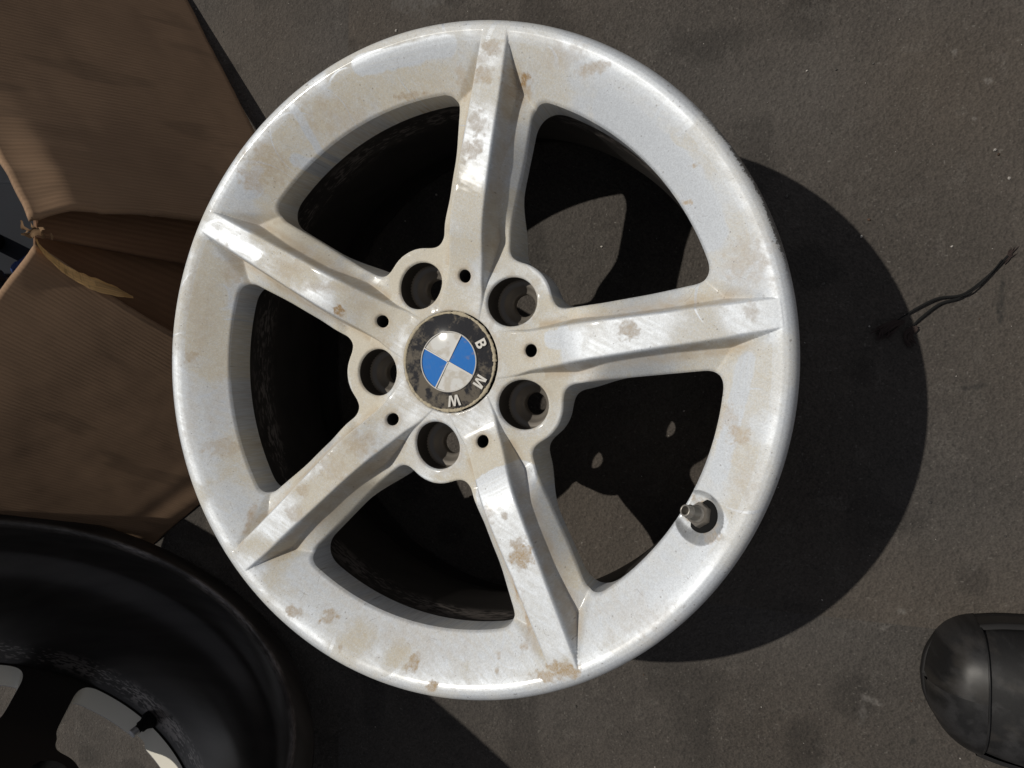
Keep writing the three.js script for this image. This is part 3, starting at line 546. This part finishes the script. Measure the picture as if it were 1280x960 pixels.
{
  const root = thing('cardboard_box', 'torn brown cardboard box with a split corner behind the silver wheel', 'box', [-0.45, -0.1]);
  const shift = (g) => g.translate(0.45, 0, 0.1);
  const rag = (x, s) => 0.010 * (fbm(x * 9, s, 3) - 0.5) + 0.003 * (vn(x * 60, s) - 0.5);
  // upper side (towards the top of the picture): seam top, seam bottom, far top, far bottom
  part('side_panel', shift(sheet([[-296, 264, -98], [-222, 38, -131], [-531, 257, -421], [-432, 2, -446]], 110, 70, 4.5, (u, v) => [
    15 * sstep(0.45, 0.0, u) * sstep(0.72, 0.0, v) - 9 * sstep(0.14, 0, v) * sstep(0.40, 0, u) - 3 * sstep(0.05, 0, u) * (1 - v) + 1 * wool(u, v, 4)
    + 0.8 * Math.sin(u * 78 + 1.8 * Math.sin(v * 5)) * sstep(0.55, 0.05, v) * sstep(0.42, 0.05, u) * (0.4 + vn(u * 30, 3)),
    sstep(0.08, 0, u) * (rag(v, 3) + 0.02 * Math.sin(v * 3)), v > 0.99 ? rag(u, 9) * 0.6 : 0])), cardA, root, 'dark upper side with creased corrugation');
  // lower side
  part('side_panel', shift(sheet([[-298, 258, -82], [-252, 2, 54], [-535, 238, 126], [-445, 2, 206]], 90, 90, 4.5, (u, v) => [
    1.2 * wool(u, v, 7) + 4.5 * sstep(0.09, 0.0, v) * sstep(0.16, 0.03, u) - 1.2 * Math.sin(v * 40 + u * 6) * sstep(0.75, 1, v) * 0.8,
    sstep(0.12, 0, u) * (0.012 * Math.sin(Math.min(1, v * 2.2) * 3.14) + 0.6 * rag(v, 21)), v < 0.01 ? 0.15 * rag(u * 2, 5) : 0])), cardB, root, 'stained lower side with a pale cut top edge');
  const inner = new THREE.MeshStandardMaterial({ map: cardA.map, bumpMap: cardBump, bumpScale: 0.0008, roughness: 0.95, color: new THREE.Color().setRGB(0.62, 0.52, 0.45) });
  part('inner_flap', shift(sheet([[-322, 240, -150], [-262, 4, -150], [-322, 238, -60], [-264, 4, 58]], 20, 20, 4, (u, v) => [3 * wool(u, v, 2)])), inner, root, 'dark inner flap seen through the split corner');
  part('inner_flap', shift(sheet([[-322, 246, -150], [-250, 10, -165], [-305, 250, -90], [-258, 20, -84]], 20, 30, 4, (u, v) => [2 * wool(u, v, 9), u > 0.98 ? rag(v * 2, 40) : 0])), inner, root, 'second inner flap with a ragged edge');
  // the far sides close the box (partly out of the picture)
  part('side_panel', shift(sheet([[-531, 250, -415], [-440, 2, -440], [-760, 246, -260], [-700, 2, -250]], 8, 8, 4.5, () => [0])), cardA, root);
  part('side_panel', shift(sheet([[-537, 236, 130], [-447, 2, 206], [-760, 246, -255], [-700, 2, -245]], 8, 8, 4.5, () => [0])), cardB, root);
  part('base_panel', shift(sheet([[-250, 3, -40], [-250, 3, -60], [-690, 3, -250], [-432, 3, -430]], 4, 4, 3, () => [0])), cardB, root);
  // brown gummed paper torn away along the split
  const tapeMat = new THREE.MeshPhysicalMaterial({ map: texture(256, 64, (i, j, o) => { const k = 0.75 + 0.5 * (fbm(i / 20, j / 5, 4) - 0.5) - 0.18 * (vn(i / 3, j / 30) > 0.75); o[0] = 0.82 * k; o[1] = 0.50 * k; o[2] = 0.20 * k; }, true), roughness: 0.6, side: THREE.DoubleSide });
  const C = [[-291, 262, -86], [-293, 256, -80], [-294, 247, -73.5], [-293, 236, -66.5], [-290, 224, -61], [-285.5, 211, -57.5], [-281, 199, -54.5], [-277, 190, -52]], W = [3.2, 3.5, 4.5, 7.2, 10, 11, 10, 5];
  const up = new THREE.Vector3(0.28, 0.66, -0.70).normalize(), outw = new THREE.Vector3(0.55, 0.46, 0.69);
  const cv = new THREE.CatmullRomCurve3(C.map((p) => new THREE.Vector3(...p))), N = 70, M = 8, pos = [], uv = [], idx = [];
  for (let i = 0; i <= N; i++) { const t = i / N, p = cv.getPoint(t), q = t * (W.length - 1), w = lerp(W[Math.floor(q)], W[Math.min(W.length - 1, Math.floor(q) + 1)], q % 1) * (1 + 0.25 * (vn(i / 3, 2) - 0.5)); for (let j = 0; j <= M; j++) { const e = j / M - 0.35, v = p.clone().addScaledVector(up, w * e).addScaledVector(outw, 4 + 2.4 * Math.sin(e * 4 + t * 5) + 1.6 * (vn(i / 5, j / 2) - 0.5) - 3 * e * e); pos.push(v.x / 1000 + 0.45, v.y / 1000, v.z / 1000 + 0.1); uv.push(t * 1.5, j / M); } }
  for (let i = 0; i < N; i++) for (let j = 0; j < M; j++) { const k = i * (M + 1) + j; idx.push(k, k + M + 1, k + 1, k + 1, k + M + 1, k + M + 2); }
  part('torn_tape', buffer(pos, null, uv, idx), tapeMat, root, 'strip of yellow brown tape hanging from the split corner');
  // crumpled shreds at the very corner
  const shred = (x, y, z, len, wid, yaw, pit, s) => { const g = new THREE.PlaneGeometry(wid, len, 5, 9), p = g.attributes.position; for (let i = 0; i < p.count; i++) { const t = p.getY(i) / len + 0.5; p.setX(i, p.getX(i) * (1.1 - 0.9 * t) + wid * 0.6 * (vn(t * 3, s) - 0.5)); p.setZ(i, wid * 0.9 * (vn(t * 3.3 + 7, s + p.getX(i) * 0.2) - 0.5)); } g.rotateX(pit); g.rotateY(yaw); g.translate(x, y, z); g.scale(0.001, 0.001, 0.001); g.translate(0.45, 0, 0.1); g.computeVertexNormals(); return g; };
  const rags = [[-299, 263, -93, 12, 6, 0.3, -0.7, 1], [-297, 264, -88, 8, 3.5, 1.4, -0.6, 5], [-294, 263, -88, 13, 6, 2.2, -0.6, 9], [-289, 259, -90, 12, 6, -1.1, -0.9, 12], [-297, 259, -93, 14, 7, -0.4, -0.5, 17], [-287, 254, -88, 8, 5, -1.5, -0.6, 23], [-301, 262, -90, 7, 3, 2.9, -0.7, 29]].map((a) => shred(...a));
  part('torn_shred', mergeGeometries(rags), new THREE.MeshStandardMaterial({ color: new THREE.Color().setRGB(0.20, 0.12, 0.06), roughness: 0.9, side: THREE.DoubleSide }), root, 'torn paper shreds at the top of the split corner');
}
// things lying in the open box at the left edge of the picture
{
  const steel = new THREE.MeshPhysicalMaterial({ specularIntensity: 0.3, map: texture(128, 128, (i, j, o) => { const k = 0.75 + 0.6 * (fbm(i / 14, j / 14, 4) - 0.5); o[0] = 0.022 * k; o[1] = 0.025 * k; o[2] = 0.033 * k; }, true), roughness: 0.75 });
  const root = thing('metal_cover', 'dark grey metal cover lying inside the open box beside its torn corner', 'metal cover', [-0.42, -0.13]);
  const bev = (w, h, d, r) => { const sh = new THREE.Shape(), a = w / 2 - r, b = d / 2 - r; sh.absarc(a, b, r, 0, Math.PI / 2); sh.absarc(-a, b, r, Math.PI / 2, Math.PI); sh.absarc(-a, -b, r, Math.PI, Math.PI * 1.5); sh.absarc(a, -b, r, Math.PI * 1.5, Math.PI * 2); const g = new THREE.ExtrudeGeometry(sh, { depth: h, bevelEnabled: true, bevelThickness: 0.0015, bevelSize: 0.0015, bevelSegments: 3, curveSegments: 8 }); g.rotateX(-Math.PI / 2); return g; };
  const b1 = bev(0.13, 0.020, 0.075, 0.008); b1.rotateZ(-0.25); b1.translate(-0.005, 0.185, 0.02);
  part('cover_plate', b1, steel, root);
  const b2 = bev(0.13, 0.010, 0.07, 0.004); b2.rotateZ(-0.1); b2.translate(-0.03, 0.185, -0.085);
  part('cover_flange', b2, new THREE.MeshPhysicalMaterial({ color: new THREE.Color().setRGB(0.045, 0.048, 0.055), roughness: 0.8, specularIntensity: 0.3 }), root);
  for (const [x, z] of [[0.012, -0.058], [0.0, -0.048], [-0.03, -0.06]]) { const c = new THREE.CylinderGeometry(0.0028, 0.003, 0.0025, 12); c.translate(x, 0.2075, z); part('screw_head', c, blackHole, root); }
  const posts = new THREE.CylinderGeometry(0.03, 0.035, 0.18, 20); posts.translate(-0.01, 0.095, -0.02); part('cover_body', posts, steel, root);
}
{
  const root = thing('rubber_hose', 'short black rubber hose end poking over the left edge of the cardboard box', 'hose', [-0.37, -0.06]);
  const cv = new THREE.CatmullRomCurve3([[-0.06, 0.12, -0.05], [-0.045, 0.2, -0.04], [-0.012, 0.236, -0.018], [0.008, 0.240, 0.004]].map((p) => new THREE.Vector3(...p)));
  part('hose_tube', new THREE.TubeGeometry(cv, 40, 0.0068, 18), rubber, root);
  const d = cv.getTangent(1), q = new THREE.Quaternion().setFromUnitVectors(new THREE.Vector3(0, 1, 0), d), e = cv.getPoint(1);
  const cuff = new THREE.LatheGeometry([[0.0068, -0.011], [0.0080, -0.010], [0.0080, 0.001], [0.0074, 0.002], [0.0054, 0.002], [0.0052, -0.004], [0, -0.004]].map(([r, y]) => new THREE.Vector2(r, y)), 24); cuff.applyQuaternion(q); cuff.translate(e.x, e.y, e.z);
  part('hose_cuff', cuff, new THREE.MeshStandardMaterial({ color: new THREE.Color().setRGB(0.03, 0.03, 0.034), roughness: 0.4, metalness: 0.4 }), root);
  const rag = thing('blue_rag', 'small crumpled blue cloth scrap beside the black hose end in the box', 'cloth', [-0.372, -0.072]);
  const g = new THREE.IcosahedronGeometry(0.007, 4), p = g.attributes.position; for (let i = 0; i < p.count; i++) { const x = p.getX(i), y = p.getY(i), z = p.getZ(i), k = 0.8 + 0.6 * fbm(x * 380 + 20, z * 380 + y * 260 + 30, 3); p.setXYZ(i, x * k * 1.5, 0.212 + y * k * 0.6, z * k); } g.computeVertexNormals();
  part('cloth_fold', g, new THREE.MeshStandardMaterial({ color: new THREE.Color().setRGB(0.008, 0.03, 0.13), roughness: 0.9 }), rag);
  const g2 = g.clone(); g2.scale(0.9, 0.98, 0.9); g2.rotateY(1.2); g2.translate(-0.008, -0.004, -0.003); part('cloth_fold', g2, rag.children[0].material, rag);
}

// ---------------------------------------------------------------- black rubber shoe at the lower right
{
  const root = thing('rubber_shoe', 'scuffed black rubber work shoe with rounded toe cap on the floor at lower right', 'shoe', [0.43, 0.235]);
  const widthAt = spline([[0, 0], [1.2, 11], [4, 21], [9, 31], [16, 39], [25, 44.5], [36, 48], [50, 50.8], [75, 53], [110, 52], [160, 45], [210, 38], [250, 36], [275, 26], [284, 8], [286, 0]]);
  const heightAt = spline([[0, 18], [4, 30], [10, 40], [20, 47], [34, 51], [50, 55], [80, 60], [110, 70], [150, 84], [200, 92], [250, 90], [280, 80], [286, 70]]);
  const cz = (x) => -2.6 + 0.045 * x;
  const loft = (x0, x1, n, fat, lift, hmax, bulge) => {   // sections across the shoe
    const pos = [], uv = [], idx = [], M = 48;
    for (let i = 0; i <= n; i++) {
      const x = x0 + (x1 - x0) * (x0 === 0 ? Math.pow(i / n, 1.7) : i / n), w = Math.max(0.05, widthAt(x) + fat), H = Math.min(hmax, heightAt(x) + lift);
      for (let j = 0; j <= M; j++) {
        const a = j / M * Math.PI, c = Math.cos(a), sn = Math.sin(a), zz = Math.sign(c) * Math.pow(Math.abs(c), 0.72) * w * (1 - 0.10 * sn * sn), yy = H * Math.pow(sn, bulge);
        const rough = 0.8 * (fbm(x / 16 + 9, zz / 16 + 5, 3) - 0.5);
        pos.push((x - 105) / 1000, Math.max(0.0006, (yy + rough * sn) / 1000), (zz + cz(x)) / 1000); uv.push(x / 120, zz / 120);
      }
    }
    for (let i = 0; i < n; i++) for (let j = 0; j < M; j++) { const k = i * (M + 1) + j; idx.push(k, k + M + 1, k + 1, k + 1, k + M + 1, k + M + 2); }
    return buffer(pos, null, uv, idx);
  };
  const rub = (a, s) => new THREE.MeshPhysicalMaterial({ map: texture(512, 512, (i, j, o) => { const n = fbm(i / 40 + s, j / 40, 5), f = vn(i / 2, j / 2); let k = a * (0.7 + 0.9 * sstep(0.4, 0.75, n)) * (0.85 + 0.3 * f); const dust = sstep(0.56, 0.78, fbm(i / 70 + 31, j / 50 + s, 5)) * 0.22; o[0] = k + dust * 0.055; o[1] = k * 0.97 + dust * 0.047; o[2] = k + dust * 0.038; if (s > 5) { const q = sstep(15, 4, Math.hypot(i - 252, (j - 60) * 1.1) + 11 * (n - 0.5)); o[0] = lerp(o[0], 0.19, q * 0.8); o[1] = lerp(o[1], 0.125, q * 0.8); o[2] = lerp(o[2], 0.07, q * 0.8); } }, true, true), roughness: s < 3 ? 0.42 : 0.62, specularIntensity: 0.55 });
  const capMat = rub(0.015, 2), upMat = rub(0.018, 9), soleMat = rub(0.008, 4);
  part('upper', loft(26, 286, 90, -1.5, 0, 200, 0.62), upMat, root);
  part('toe_cap', loft(0, 33, 40, 2.2, 2.4, 200, 0.60), capMat, root, 'smooth black rubber toe cap with a small crack');
  // raised seam behind the toe cap and the rubber band along both sides
  const seam = []; for (let j = 0; j <= 60; j++) { const a = j / 60 * Math.PI, c = Math.cos(a), sn = Math.sin(a), x = 33, w = widthAt(x) + 1, H = heightAt(x) + 2.2; seam.push(new THREE.Vector3((x - 105) / 1000, Math.max(0.002, H * Math.pow(sn, 0.6) / 1000), (Math.sign(c) * Math.pow(Math.abs(c), 0.72) * w * (1 - 0.1 * sn * sn) + cz(x)) / 1000)); }
  part('toe_seam', new THREE.TubeGeometry(new THREE.CatmullRomCurve3(seam), 90, 0.0008, 8), capMat, root);
  const sole = (yTop, fat, drop, from = 0) => { const pos = [], idx = [], n = 110; const ring = []; for (let i = 0; i <= n; i++) { const x = from + (286 - from) * (0.5 - 0.5 * Math.cos(Math.PI * i / n)); ring.push([x, 1]); } for (let i = n; i >= 0; i--) ring.push([from + (286 - from) * (0.5 - 0.5 * Math.cos(Math.PI * i / n)), -1]); const prof = [[fat - 2, 0.5], [fat, 2], [fat, yTop - 2], [fat - 1, yTop], [fat - drop, yTop + 0.6]]; for (const [x, sd] of ring) for (const [f, y] of prof) { const w = Math.max(0, widthAt(x)) + f * Math.min(1, widthAt(x) / 12), ex = x < 8 ? -f * (1 - x / 8) : x > 278 ? f * (x - 278) / 8 : 0; pos.push((x + ex - 105) / 1000, y / 1000, (sd * w + cz(x)) / 1000); } const P = prof.length; for (let i = 0; i < ring.length - 1; i++) for (let k = 0; k < P - 1; k++) { const a = i * P + k; idx.push(a, a + 1, a + P, a + 1, a + P + 1, a + P); } return buffer(pos, null, null, idx); };
  part('sole', sole(8, 2.0, 5), soleMat, root);
  part('side_band', sole(27, 1.6, 4, 32), capMat, root);
}

// ---------------------------------------------------------------- frayed black strap on the floor
{
  const root = thing('frayed_cord', 'frayed black cord lying across the edge of the wheel shadow on the floor', 'cord', [0.34, -0.055]);
  const mat = new THREE.MeshStandardMaterial({ color: new THREE.Color().setRGB(0.005, 0.005, 0.005), roughness: 1 });
  const fray = new THREE.MeshStandardMaterial({ color: new THREE.Color().setRGB(0.035, 0.022, 0.019), roughness: 0.9 });
  const tube = (pts, r, n = 30) => { const c = new THREE.CatmullRomCurve3(pts.map(([x, z, y]) => new THREE.Vector3(x / 1000 - 0.34, (y ?? 2) / 1000, z / 1000 + 0.055))); const g = new THREE.TubeGeometry(c, n, r / 1000, 6), p = g.attributes.position, uvv = g.attributes.uv; const a = new THREE.Vector3(); for (let i = 0; i < p.count; i++) { const t = uvv.getX(i), k = 1 - 0.75 * sstep(0.75, 1, t); c.getPoint(t, a); p.setXYZ(i, a.x + (p.getX(i) - a.x) * k, a.y + (p.getY(i) - a.y) * k, a.z + (p.getZ(i) - a.z) * k); } return g; };
  part('cord_strand', tube([[376, -87, 2], [366, -75, 2.5], [352, -62, 2.6], [345, -58, 3], [330, -56, 4], [318, -50, 4], [306, -42, 3], [297, -36, 2]], 1.0, 60), mat, root);
  part('cord_strand', tube([[352, -61, 2], [345, -56, 2.6], [332, -52, 3], [322, -44, 3], [315, -37, 2.5], [310, -30, 2]], 1.05, 50), mat, root);
  part('cord_strand', tube([[372, -84, 4], [364, -73, 4.4], [352, -60, 4.4], [344, -56, 5]], 0.6, 40), mat, root);
  const ends = [];
  for (let k = 0; k < 26; k++) { const a = rnd(), x = 300 + rnd() * 8, z = -38 - rnd() * 2; ends.push(tube([[x, z, 3], [x - 6 - 6 * rnd(), z + 3 + 5 * rnd(), 2 + 2 * rnd()], [x - 8 - 9 * rnd(), z + 6 + 10 * a, 1]], 0.5 + 0.5 * rnd(), 14)); }
  for (let k = 0; k < 20; k++) { const x = 313 + rnd() * 4, z = -35 + rnd() * 3; ends.push(tube([[x, z, 3], [x - 3 - 4 * rnd(), z + 4 + 3 * rnd(), 2 + rnd()], [x - 3 - 8 * rnd() + 4, z + 9 + 7 * rnd(), 1]], 0.5 + 0.5 * rnd(), 14)); }
  for (let k = 0; k < 9; k++) { const x = 370 + rnd() * 4, z = -80 - rnd() * 4; ends.push(tube([[x, z, 2], [x + 3 + 2 * rnd(), z - 3 - 2 * rnd(), 2], [x + 5 + 5 * rnd(), z - 5 - 8 * rnd() + 3 * rnd(), 1]], 0.35, 10)); }
  part('frayed_ends', mergeGeometries(ends), fray, root).userData.kind = 'stuff';
}

// ---------------------------------------------------------------- loose grit on the floor
{
  const g = new THREE.DodecahedronGeometry(0.001, 0), n = 900, im = new THREE.InstancedMesh(g, new THREE.MeshStandardMaterial({ color: 0xffffff, roughness: 0.9 }), n), m = new THREE.Matrix4(), q = new THREE.Quaternion(), c = new THREE.Color();
  for (let i = 0; i < n; i++) {
    const x = -0.75 + rnd() * 1.3, z = -0.5 + rnd() * 0.95, r = 0.35 + 1.1 * Math.pow(rnd(), 4);
    q.setFromEuler(new THREE.Euler(rnd() * 6, rnd() * 6, rnd() * 6));
    m.compose(new THREE.Vector3(x, 0.0005 * r, z), q, new THREE.Vector3(r * (0.8 + rnd() * 0.9), r * 0.8, r)); im.setMatrixAt(i, m);
    const t = rnd(), k = t < 0.35 ? 0.28 + 0.3 * rnd() : 0.04 + 0.08 * rnd(); c.setRGB(k, k * (t > 0.95 ? 0.6 : 0.93), k * (t > 0.95 ? 0.4 : 0.85)); im.setColorAt(i, c);
  }
  im.name = 'floor_grit'; im.castShadow = im.receiveShadow = true; im.userData = { kind: 'stuff', label: 'tiny pale and dark grit scattered over the concrete floor', category: 'grit' }; scene.add(im);
}

renderer.render(scene, camera);
